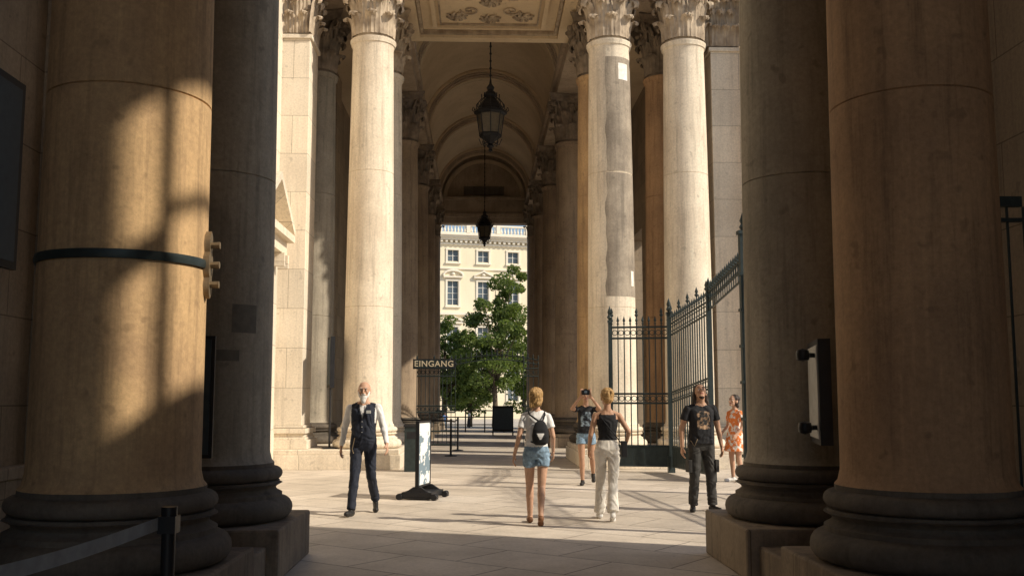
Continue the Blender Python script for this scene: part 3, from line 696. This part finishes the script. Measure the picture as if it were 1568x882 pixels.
# ------------------------------------------------------------------ people
class Fig:
    def __init__(s): s.p=[]
    def cap(s,a,b,r0,r1,l,flat=False): s.p.append(('c',Vector(a),Vector(b),r0,r1,l,flat))
    def ell(s,c,r,l,rot=None): s.p.append(('e',Vector(c),Vector(r),rot or Matrix.Identity(3),0,l))
    def loft(s,rings,l): s.p.append(('l',rings,None,0,0,l))
    def build(s,name,voxel,mats,parent,scale,relabel=None,wrinkle=(),smooth=2,origin=None):
        mb=MB()
        for p in s.p:
            if p[0]=='c':
                a,b,r0,r1=p[1],p[2],p[3],p[4]; d=(b-a); L=max(d.length,1e-4); d=d/L
                pts=[];rs=[]
                for i in range(1,5): th=math.pi/2*i/4; pts.append(a-d*r0*math.cos(th)); rs.append(r0*math.sin(th))
                pts.append(b); rs.append(r1)
                if p[6]: pts.append(b+d*.006); rs.append(r1*.93)
                else:
                    for i in range(1,4): th=math.pi/2*i/4; pts.append(b+d*r1*math.sin(th)); rs.append(r1*math.cos(th))
                up=Vector((0,0,1)) if abs(d.z)<.9 else Vector((1,0,0)); u=(up-d*up.dot(d)).normalized(); w=d.cross(u); n=14
                vs=[q+(u*math.cos(2*math.pi*j/n)+w*math.sin(2*math.pi*j/n))*r for q,r in zip(pts,rs) for j in range(n)]
                fs=[(i*n+j,i*n+(j+1)%n,(i+1)*n+(j+1)%n,(i+1)*n+j) for i in range(len(pts)-1) for j in range(n)]
                fs.append(tuple(range(n-1,-1,-1))); o=(len(pts)-1)*n; fs.append(tuple(o+j for j in range(n)))
                mb.add(vs,fs,'skin')
            elif p[0]=='e':
                c,r,rot=p[1],p[2],p[3]; n=18;k=10; vs=[]
                for i in range(1,k):
                    th=math.pi*i/k
                    for j in range(n): vs.append(c+rot@Vector((r.x*math.sin(th)*math.cos(2*math.pi*j/n),r.y*math.sin(th)*math.sin(2*math.pi*j/n),-r.z*math.cos(th))))
                fs=[(i*n+j,i*n+(j+1)%n,(i+1)*n+(j+1)%n,(i+1)*n+j) for i in range(k-2) for j in range(n)]
                fs.append(tuple(range(n-1,-1,-1))); o=(k-2)*n; fs.append(tuple(o+j for j in range(n)))
                mb.add(vs,fs,'skin')
            else:
                n=24; rg=p[1]; vs=[]
                for (z,cx,cy,rx,ry) in rg:
                    for j in range(n):
                        t=2*math.pi*j/n; c_,s_=math.cos(t),math.sin(t)
                        e_=2/2.4
                        vs.append((cx+rx*math.copysign(abs(c_)**e_,c_),cy+ry*math.copysign(abs(s_)**e_,s_),z))
                fs=[(i*n+j,i*n+(j+1)%n,(i+1)*n+(j+1)%n,(i+1)*n+j) for i in range(len(rg)-1) for j in range(n)]
                fs.append(tuple(range(n-1,-1,-1))); o=(len(rg)-1)*n; fs.append(tuple(o+j for j in range(n)))
                mb.add(vs,fs,'skin')
        tmp=mb.obj('tmp',smooth=False)
        rm=tmp.modifiers.new('r','REMESH'); rm.mode='VOXEL'; rm.voxel_size=voxel; rm.use_smooth_shade=True
        if smooth:
            sm=tmp.modifiers.new('s','SMOOTH'); sm.factor=.5; sm.iterations=smooth
        dg=bpy.context.evaluated_depsgraph_get(); me=bpy.data.meshes.new_from_object(tmp.evaluated_get(dg))
        bpy.data.objects.remove(tmp)
        nv=len(me.vertices); co=np.empty(nv*3); me.vertices.foreach_get('co',co); co=co.reshape(-1,3)
        labs=sorted(set(p[5] for p in s.p)); lab2={l:i for i,l in enumerate(labs)}
        def classify(P):
            best=np.full(len(P),1e9); bl=np.zeros(len(P),int)
            for p in s.p:
                if p[0]=='c':
                    a=np.array(p[1]);b=np.array(p[2]);d=b-a;L2=max(d.dot(d),1e-9); t0=((P-a)@d)/L2; t=np.clip(t0,0,1)
                    sd=np.linalg.norm(P-(a+t[:,None]*d),axis=1)-(p[3]+(p[4]-p[3])*t)
                    if p[6]: sd=np.maximum(sd,(t0-1)*math.sqrt(L2)-.008)
                elif p[0]=='e':
                    rot=np.array(p[3]); q=(P-np.array(p[1]))@rot; r=np.array(p[2]); sd=(np.linalg.norm(q/r,axis=1)-1)*r.min()
                else:
                    rg=np.array(p[1]); z=P[:,2]; cx=np.interp(z,rg[:,0],rg[:,1]);cy=np.interp(z,rg[:,0],rg[:,2]);rx=np.interp(z,rg[:,0],rg[:,3]);ry=np.interp(z,rg[:,0],rg[:,4])
                    sd=(((np.abs((P[:,0]-cx)/rx))**2.4+(np.abs((P[:,1]-cy)/ry))**2.4)**(1/2.4)-1)*np.minimum(rx,ry)
                    sd=np.maximum(sd,np.maximum(rg[0,0]-z,z-rg[-1,0]))
                k=sd<best; best[k]=sd[k]; bl[k]=lab2[p[5]]
            return bl
        vl=classify(co)
        wl=[lab2[l] for l in wrinkle if l in lab2]
        if wl:
            no=np.empty(nv*3); me.vertices.foreach_get('normal',no); no=no.reshape(-1,3)
            for i in np.nonzero(np.isin(vl,wl))[0]:
                p=co[i]; q=p[2]*16+abs(p[0])*14+noise.noise(Vector((p[0]*9,p[1]*9,p[2]*6)))*3
                h=noise.noise(Vector((p[0]*8,p[1]*8,q*.9)))*.011+noise.noise(Vector((p[0]*22+9,p[1]*22,p[2]*16)))*.004
                co[i]+=no[i]*h
        if 'hair' in lab2:
            no=np.empty(nv*3); me.vertices.foreach_get('normal',no); no=no.reshape(-1,3)
            for i in np.nonzero((vl==lab2['hair']))[0]:
                if mats.get('hair')!='skin':
                    p=co[i]; co[i]+=no[i]*(noise.noise(Vector((p[0]*45,p[1]*45,p[2]*18)))*.009+.002)
        nf=len(me.polygons); ce=np.empty(nf*3); me.polygons.foreach_get('center',ce); ce=ce.reshape(-1,3)
        fl=classify(ce); names=np.array(labs,dtype=object)[fl]
        if relabel is not None: names=relabel(ce,names)
        ul=sorted(set(names)); mi=np.array([ul.index(x) for x in names],dtype=np.int32)
        me.vertices.foreach_set('co',(co*scale).ravel())
        me.materials.clear()
        for l in ul: me.materials.append(M[mats.get(l,l)])
        me.polygons.foreach_set('material_index',mi); me.polygons.foreach_set('use_smooth',np.ones(nf,bool)); me.update()
        o=bpy.data.objects.new(name,me); COL.objects.link(o); o.parent=parent
        return o
def hand(parent,w,d,thumb,curl,mat,scale,side,name='hand'):
    w=Vector(w); d=Vector(d).normalized(); l=Vector(thumb); l=(l-d*l.dot(d)).normalized()
    n=d.cross(l)*side
    f=Fig()
    for i,(off,ln) in enumerate(((.030,.92),(.010,1.0),(-.010,.94),(-.029,.75))):
        kn=w+d*.085*(1-.03*abs(i-1))+l*off
        f.cap(w+l*off*.6,kn,.014,.0125,'s')
        dd=d.copy(); p=kn
        for seg,sl in enumerate((.040,.026,.020)):
            rot=Matrix.Rotation(R(curl*(1 if seg else .7)+i*3),3,l); 
            nd=(rot@dd); 
            if nd.dot(n)<dd.dot(n): nd=Matrix.Rotation(-R(curl*(1 if seg else .7)+i*3),3,l)@dd
            dd=nd; q=p+dd*sl*ln; f.cap(p,q,.0092-.0008*seg,.0086-.0012*seg,'s'); p=q
    f.ell(w+d*.045,(.016,.016,.016),'s')
    t0=w+d*.025+l*.026; t1=t0+(d*.7+l*.45+n*.35).normalized()*.042; t2=t1+(d*.9+l*.1+n*.4).normalized()*.032
    f.cap(w+d*.01+l*.012,t0,.014,.013,'s'); f.cap(t0,t1,.0125,.0105,'s'); f.cap(t1,t2,.0105,.008,'s')
    f.cap(w-d*.03,w+d*.02,.022,.017,'s')
    return f.build(name,.0045,{'s':mat},parent,scale,smooth=1)
def person(name,loc,heading,H,o):
    S=H/1.75; e=empty(name,(loc[0],loc[1],loc[2] if len(loc)>2 else 0),R(heading)); f=Fig(); fem=o.get('fem',0)
    far=o.get('far',0)
    if fem: rg=[(.84,0,0,.10,.08),(.88,0,.0,.155,.10),(.94,0,.005,.170,.115),(1.02,0,0,.146,.105),(1.10,0,-.005,.120,.09),(1.18,0,-.005,.122,.095),(1.27,0,-.012,.142,.112),(1.34,0,-.005,.148,.100),(1.385,0,0,.14,.08),(1.42,0,.005,.105,.062),(1.455,0,.008,.06,.05),(1.48,0,.01,.05,.045)]
    else: rg=[(.83,0,0,.11,.09),(.88,0,0,.16,.105),(.94,0,0,.168,.12),(1.02,0,-.005,.162,.122),(1.10,0,-.008,.157,.122),(1.20,0,-.006,.162,.120),(1.30,0,-.003,.178,.122),(1.37,0,0,.178,.11),(1.42,0,.005,.15,.085),(1.455,0,.01,.10,.065),(1.49,0,.01,.06,.055),(1.51,0,.01,.055,.05)]
    b=o.get('bulk',1.0); rg=[(z,cx,cy,rx*b,ry*b) for (z,cx,cy,rx,ry) in rg]
    f.loft(rg,'torso')
    if o.get('loose'):
        z0,rx,ry=o['loose']; f.loft([(z0,0,0,rx,ry),(z0+.1,0,0,rx-.006,ry-.004),(1.18,0,-.005,rx-.018,ry-.01),(1.3,0,-.008,rx-.018,ry-.012)],'top')
    shx=.158 if fem else .188; shz=1.385 if fem else 1.40
    sleeve=o.get('sleeve','short')
    for sd,key in ((1,'L'),(-1,'R')):
        el,wr=[Vector(v) for v in o['arm'+key]]; sh=Vector((sd*shx,.0,shz))
        tl='top' if sleeve!='none' else 'skin'
        f.cap((sd*.05,.01,shz+.045),sh,.042 if not fem else .036,.050 if not fem else .040,tl)
        ar=1 if not fem else .85
        if sleeve=='long':
            f.cap(sh,el,.056,.047,'sleeve'); f.cap(el,el.lerp(wr,.95),.047,.036,'sleeve',True); f.cap(el,wr,.033,.026,'skin')
        else:
            f.cap(sh,el,.050*ar,.040*ar,'skin'); f.cap(el,wr,.040*ar,.026*ar,'skin')
            if sleeve=='short': f.cap(sh,sh.lerp(el,.55),.055*ar,.066*ar,'top',True)
        hp=Vector((sd*.09,0,.90)); kn,an,toe=[Vector(v) for v in o['leg'+key]]
        lg=o.get('legs','long'); w=o.get('wide',1.0)
        if lg=='long':
            f.cap(hp,kn,.090*w,.066*w,'bottom'); f.cap(kn,an+(kn-an)*.02,.064*w,.058*w*o.get('flare',1),'bottom',True); f.cap(kn,an,.04,.035,'bottom')
        else:
            f.cap(hp,kn,.082,.052,'skin'); f.cap(kn,kn.lerp(an,.35)+Vector((0,.012,0)),.050,.052,'skin'); f.cap(kn.lerp(an,.35)+Vector((0,.012,0)),an,.050,.034,'skin')
            if lg=='shorts': f.cap(hp,hp.lerp(kn,.36),.088,.094,'bottom',True)
        d=(toe-an); d.z=0; d.normalize()
        heel=an+Vector((0,0,-.045))-d*.035
        f.cap(an,an+Vector((0,0,-.04)),.036,.036,o.get('ankle','shoe') )
        f.cap(heel,toe,.040,.032,'shoe'); f.cap(toe-d*.06+Vector((0,0,-.004)),toe,.042,.030,'shoe')
    if o.get('skirt'):
        zs=o['skirt']; f.loft([(zs,0,0,.25,.2),(.7,0,0,.22,.17),(.9,0,0,.185,.13),(1.02,0,0,.15,.11)],'top')
    hy=o.get('head',(0,0))
    hc=Vector((0,-.015,1.63)) if hy[0]<15 else Vector((0,.0,1.625))
    Rt=Matrix.Rotation(R(hy[1]),3,'Z')@Matrix.Rotation(R(-hy[0]),3,'X'); K=1.07
    P=lambda x,y,z: hc+Rt@Vector((x,y,z))*K
    def E(c,r,l): f.ell(P(*c),tuple(q*K for q in r),l,Rt)
    nr=.046 if fem else .056
    f.cap((0,.012,1.45),P(0,.02,-.05),nr*1.1,nr,'skin')
    E((0,.008,.022),(.075,.092,.092),'skin'); E((0,-.028,-.048),(.055,.058,.060),'skin'); f.cap(P(-.012,-.068,-.090),P(.012,-.068,-.090),.021,.021,'skin')
    f.cap(P(0,-.085,.012),P(0,-.108,-.026),.008,.012,'skin'); f.cap(P(-.012,-.093,-.03),P(.012,-.093,-.03),.009,.009,'skin')
    f.cap(P(-.034,-.075,.03),P(.034,-.075,.03),.015,.015,'skin')
    f.cap(P(-.018,-.084,-.06),P(.018,-.084,-.06),.0075,.0075,'lips')
    for s_ in (-1,1):
        E((s_*.076,.012,-.012),(.010,.02,.032),'skin'); E((s_*.04,-.06,-.02),(.022,.022,.022),'skin')
    hs=o['hair']
    if hs=='short_white':
        E((0,.022,.018),(.080,.088,.088),'hair')
        E((0,-.062,-.088),(.044,.036,.045),'hair2'); E((0,-.075,-.125),(.032,.026,.04),'hair2'); f.cap(P(-.022,-.092,-.048),P(.022,-.092,-.048),.009,.009,'hair2')
        for s_ in (-1,1): f.cap(P(s_*.064,-.01,-.02),P(s_*.045,-.045,-.07),.016,.02,'hair2')
        E((0,.06,-.01),(.07,.045,.055),'hair2')
    else:
        E((0,.024,.034),(.086,.093,.093),'hair')
        if hs=='bob': E((0,.04,-.03),(.084,.066,.088),'hair'); E((.02,.09,.05),(.05,.03,.045),'hair'); E((-.03,.08,-.08),(.045,.03,.035),'hair'); E((.04,.07,-.09),(.035,.03,.04),'hair')
        if hs=='updo': E((0,.085,.03),(.05,.045,.055),'hair'); E((0,.05,-.02),(.068,.05,.06),'hair'); E((.01,.1,-.02),(.03,.03,.035),'hair'); E((-.03,.10,.06),(.03,.03,.03),'hair')
        if hs=='long':
            for s_ in (-1,1): f.cap(P(s_*.07,.015,.0),Vector((s_*.095,.0,1.46)),.03,.034,'hair'); f.cap(Vector((s_*.095,.0,1.46)),Vector((s_*.10,-.03,1.35)),.03,.02,'hair')
            f.cap(P(0,.06,0),Vector((0,.09,1.40)),.07,.06,'hair')
            E((0,-.055,-.095),(.034,.03,.03),'hair')
        if hs=='tail': f.cap(P(0,.09,.03),P(0,.13,-.12),.03,.02,'hair')
    mats=o['mats']; mats.setdefault('lips','lips'); 
    waist=o.get('waist',1.0); neckz=o.get('neck',1.455)
    def relabel(c,names):
        names=names.copy()
        t=names=='torso'
        names[t&(c[:,2]>=waist)]='top'; names[t&(c[:,2]<waist)]='bottom'
        nk=neckz-.35*np.maximum(0,.07-np.abs(c[:,0]))*(c[:,1]<0)
        names[(names=='top')&(c[:,2]>nk)&(np.abs(c[:,0])<.085)]='skin'
        if o.get('vneckcol'):
            v=(c[:,1]<-.03)&(np.abs(c[:,0])<(c[:,2]-1.27)*.30)&((names=='top')|(names=='torso'))&(c[:,2]>1.27)
            names[v]='sleeve'
            names[(names=='top')&(np.abs(c[:,0])>.158)&(c[:,2]>1.2)]='sleeve'
        if o.get('print'):
            pz=o['print']; v=(names=='top')&(c[:,1]<-.05)&(np.abs(c[:,0])<.095)&(c[:,2]>pz[0])&(c[:,2]<pz[1]); names[v]='print'
        if o.get('tank'):
            v=(names=='top')&(np.abs(c[:,0])>.115)&(c[:,2]>1.34); names[v]='skin'
        return names
    f.build('body',.012 if far else .0075,mats,e,S,relabel,wrinkle=('torso','top','bottom','sleeve'),smooth=2)
    if not far:
        for sd,key in ((1,'L'),(-1,'R')):
            el,wr=[Vector(v) for v in o['arm'+key]]
            dd,th,cu_=o.get('hand'+key,((wr-el).normalized()+Vector((0,0,-.4)),(0,-1,-.1),18))
            hand(e,wr,dd,th,cu_,mats['skin'],S,sd if dd[2]<0 else -sd,'hand_'+('left' if sd>0 else 'right'))
        mb=MB()
        for s_ in (-1,1):
            c=P(s_*.031,-.0725,.006); mb.lathe(tuple(c*S),[(0,-.011*S),(.008*S,-.008*S),(.011*S,0),(.008*S,.008*S),(0,.011*S)],10,'eye',False)
            c=P(s_*.031,-.0815,.006); mb.lathe(tuple(c*S),[(0,-.006*S),(.005*S,-.003*S),(.006*S,0),(.005*S,.003*S),(0,.006*S)],8,'iris',False)
            mb.path([P(s_*.018,-.088,.031)*S,P(s_*.047,-.080,.033)*S],.005*S,5,mats.get('brow','hair_dark'))
        mb.obj('eyes',e)
    return e,S
stand={'legL':((.10,-.01,.49),(.11,.03,.085),(.15,-.14,.032)),'legR':((-.10,-.01,.49),(-.11,.03,.085),(-.15,-.14,.032))}
o=dict(hair='short_white',sleeve='long',vneckcol=1,waist=1.0,bulk=1.04,mats={'skin':'skin','hair':'skin','hair2':'hair_white','top':'cloth_navy','sleeve':'cloth_white','bottom':'cloth_navy','shoe':'shoe_dark','brow':'hair_white'},
 armL=((.27,.00,1.14),(.335,-.15,.93)),armR=((-.27,.07,1.14),(-.31,.06,.89)),
 legL=((.10,.03,.49),(.12,.31,.17),(.15,.17,.04)),legR=((-.085,-.16,.49),(-.10,-.27,.085),(-.13,-.44,.05)),head=(0,4))
e,S=person('man_in_vest',(-1.57,13.85),-4,1.79,o)
mb=MB()
mb.path([(-.05*S,-.085*S,1.45*S),(-.03*S,-.130*S,1.34*S),(-.0*S,-.142*S,1.24*S)],.005,5,'black'); mb.path([(.05*S,-.085*S,1.45*S),(.03*S,-.130*S,1.34*S),(0,-.142*S,1.24*S)],.005,5,'black')
mb.box(.06,.12,-.165,-.145,1.36,1.40,'notice'); mb.path([(-.1,-.13,1.03),(-.13,-.14,.88),(-.11,-.14,.82)],.006,5,'brass')
for z in (1.08,1.15,1.22,1.29): mb.lathe((0,-.130*S-.006,z*S),[(0,-.007),(.007,0),(0,.007)],8,'notice',False)
mb.obj('lanyard_and_keys',e)
o=dict(fem=1,hair='bob',sleeve='short',legs='shorts',waist=1.0,ankle='skin',loose=(1.0,.152,.115),mats={'skin':'skin','hair':'hair_blond','top':'cloth_white','bottom':'denim','shoe':'shoe_brown'},
 armL=((.225,.06,1.12),(.285,-.03,.89)),armR=((-.215,.02,1.13),(-.225,-.14,.92)),
 legL=((.085,-.12,.49),(.08,-.20,.085),(.09,-.36,.04)),legR=((-.065,.03,.49),(-.05,.24,.15),(-.05,.12,.04)),head=(0,-8))
e,S=person('woman_with_backpack',(.73,12.65),178,1.69,o)
f=Fig(); f.loft([(1.02,-.05,.155,.06,.03),(1.05,-.05,.165,.10,.055),(1.13,-.05,.17,.11,.065),(1.22,-.05,.165,.10,.055),(1.30,-.05,.145,.07,.035),(1.34,-.05,.13,.03,.02)],'b')
def bagfx(c,n):
    n=n.copy(); n[(c[:,2]>1.09)&(c[:,2]<1.17)&(c[:,1]>.19)&(np.abs(c[:,0]+.05)<(c[:,2]-1.07)*.5)]='w'; return n
f.build('backpack',.008,{'b':'cloth_black','w':'cloth_white'},e,S,bagfx)
mb=MB()
for s_ in (-1,1): mb.path([Vector(p)*S for p in ((-.05+s_*.03,.135,1.33),(s_*.10-.01,.085,1.41),(s_*.105,.0,1.445),(s_*.11,-.085,1.38),(s_*.115,-.10,1.2),(s_*.14,.02,1.08),(-.05+s_*.08,.14,1.05))],.011,6,'cloth_black')
mb.obj('backpack_straps',e)
o=dict(fem=1,hair='updo',sleeve='none',legs='long',wide=1.0,flare=1.38,tank=1,waist=1.06,neck=1.40,mats={'skin':'skin2','hair':'hair_blond','top':'cloth_black','bottom':'cloth_offw','shoe':'shoe_white'},
 armL=((.225,.04,1.13),(.245,-.12,.93)),armR=((-.285,.03,1.17),(-.27,-.17,1.03)),
 legL=((.09,-.13,.49),(.10,-.22,.085),(.11,-.38,.04)),legR=((-.065,.04,.49),(-.05,.20,.13),(-.055,.06,.032)),head=(0,10))
e,S=person('woman_in_white_trousers',(1.68,13.05),176,1.69,o)
mb=MB(); mb.path([Vector(p)*S for p in ((.10,.085,1.38),(.0,.11,1.25),(-.12,.10,1.10),(-.2,.02,1.0))],.008,5,'cloth_black'); mb.obox(Vector((-.225,-.05,.94))*S,(.07,.22,.20),'cloth_black'); mb.obj('shoulder_bag',e,bevel=.02)
o=dict(fem=1,hair='tail',sleeve='short',legs='shorts',waist=.99,loose=(.95,.165,.122),print=(1.08,1.34),mats={'skin':'skin2','hair':'hair_dark','top':'cloth_black','bottom':'denim','shoe':'shoe_dark','print':'print2'},
 armL=((.255,-.17,1.40),(.085,-.25,1.63)),armR=((-.255,-.17,1.40),(-.085,-.25,1.63)),
 handL=((-.25,-.15,1),(-.6,.5,0),35),handR=((.25,-.15,1),(.6,.5,0),35),
 legL=((.11,.02,.49),(.13,.24,.20),(.14,.13,.07)),legR=((-.08,-.06,.49),(-.07,-.03,.085),(-.09,-.19,.032)),head=(14,0))
e,S=person('woman_taking_photo',(1.97,18.35),-6,1.72,o)
mb=MB(); c=Vector((0,-.30,1.70))*S
mb.box(-.07,.07,c.y-.02,c.y+.02,c.z-.045,c.z+.045,'black'); mb.box(-.025,.025,c.y-.02,c.y+.015,c.z+.045,c.z+.065,'black'); mb.path([c,c+Vector((0,-.07,.01))],[.034,.036],14,'black'); mb.path([c+Vector((0,-.071,.01)),c+Vector((0,-.073,.01))],.028,14,'bluetile')
mb.obj('camera',e)
o=dict(hair='long',sleeve='short',legs='long',wide=1.12,waist=.96,bulk=1.02,loose=(.92,.182,.135),print=(1.12,1.37),mats={'skin':'skin2','hair':'hair_dark','top':'cloth_black','bottom':'cloth_char','shoe':'shoe_dark','print':'print'},
 armL=((.26,.02,1.13),(.275,-.06,.89)),armR=((-.265,.03,1.13),(-.285,-.02,.88)),
 legL=((.12,-.02,.49),(.15,.0,.085),(.19,-.17,.032)),legR=((-.11,-.02,.49),(-.13,.02,.085),(-.19,-.13,.032)),head=(30,-8))
e,S=person('man_looking_up',(3.13,14.05),8,1.77,o)
mb=MB()
for s_ in (-1,1): mb.obox(Vector((s_*.195,-.03,.62))*S,(.05,.14,.17),'cloth_char')
mb.path([(-.1,-.13,1.0),(-.15,-.15,.9),(-.19,-.1,.98)],.006,5,'brass')
mb.obj('cargo_pockets',e,bevel=.012)
o=dict(fem=1,hair='bob',sleeve='short',legs='none',skirt=.62,waist=.3,mats={'skin':'skin','hair':'hair_dark','top':'floral','bottom':'floral','shoe':'shoe_white'},
 armL=((.22,.02,1.12),(.20,-.15,.96)),armR=((-.22,.02,1.12),(-.2,-.17,.98)),head=(8,0),**stand)
person('woman_in_floral_dress',(4.86,18.9),-60,1.63,o)
for i,(x,y,hd,tp,bt) in enumerate(((-2.9,88,40,'blue','denim'),(-.9,100,-80,'cloth_white','cloth_navy'),(-3.6,101,90,'orange','cloth_black'),(4.6,90,20,'cloth_white','denim'))):
    o=dict(hair='bob',far=1,mats={'skin':'skin','hair':'hair_dark','top':tp,'bottom':bt,'shoe':'shoe_dark'},armL=((.26,.02,1.14),(.27,-.1,.92)),armR=((-.26,.02,1.14),(-.27,.0,.90)),**stand)
    person('pedestrian',(x,y,-1.33),hd,1.72,o)

# ------------------------------------------------------------------ light, sky, camera
w=bpy.data.worlds.new('World'); scene.world=w; w.use_nodes=True; nt=w.node_tree
bg=nt.nodes['Background']; sky=nt.nodes.new('ShaderNodeTexSky'); sky.sky_type='NISHITA'; sky.sun_disc=False
sky.sun_elevation=SUN_E; 
sky.sun_rotation=math.atan2(math.cos(SUN_A),-math.sin(SUN_A))
nt.links.new(sky.outputs[0],bg.inputs[0]); bg.inputs[1].default_value=.125
sl=bpy.data.lights.new('sun','SUN'); sl.energy=5; sl.angle=R(.9); sl.color=(1,.89,.73)
so=bpy.data.objects.new('sun',sl); COL.objects.link(so)
dv=Vector((math.cos(SUN_A)*math.cos(SUN_E),-math.sin(SUN_A)*math.cos(SUN_E),math.sin(SUN_E)))
so.rotation_euler=dv.to_track_quat('Z','Y').to_euler(); so.location=(30,-10,30)
cam=bpy.data.cameras.new('camera'); co=bpy.data.objects.new('camera',cam); COL.objects.link(co); cam.lens=35; cam.sensor_width=36; cam.clip_end=2000; cam.clip_start=.05
co.location=(0,0,1.56); co.rotation_euler=(R(96.33),0,R(-1.92)); scene.camera=co
scene.view_settings.view_transform='Standard'; scene.view_settings.look='None'; scene.view_settings.exposure=0
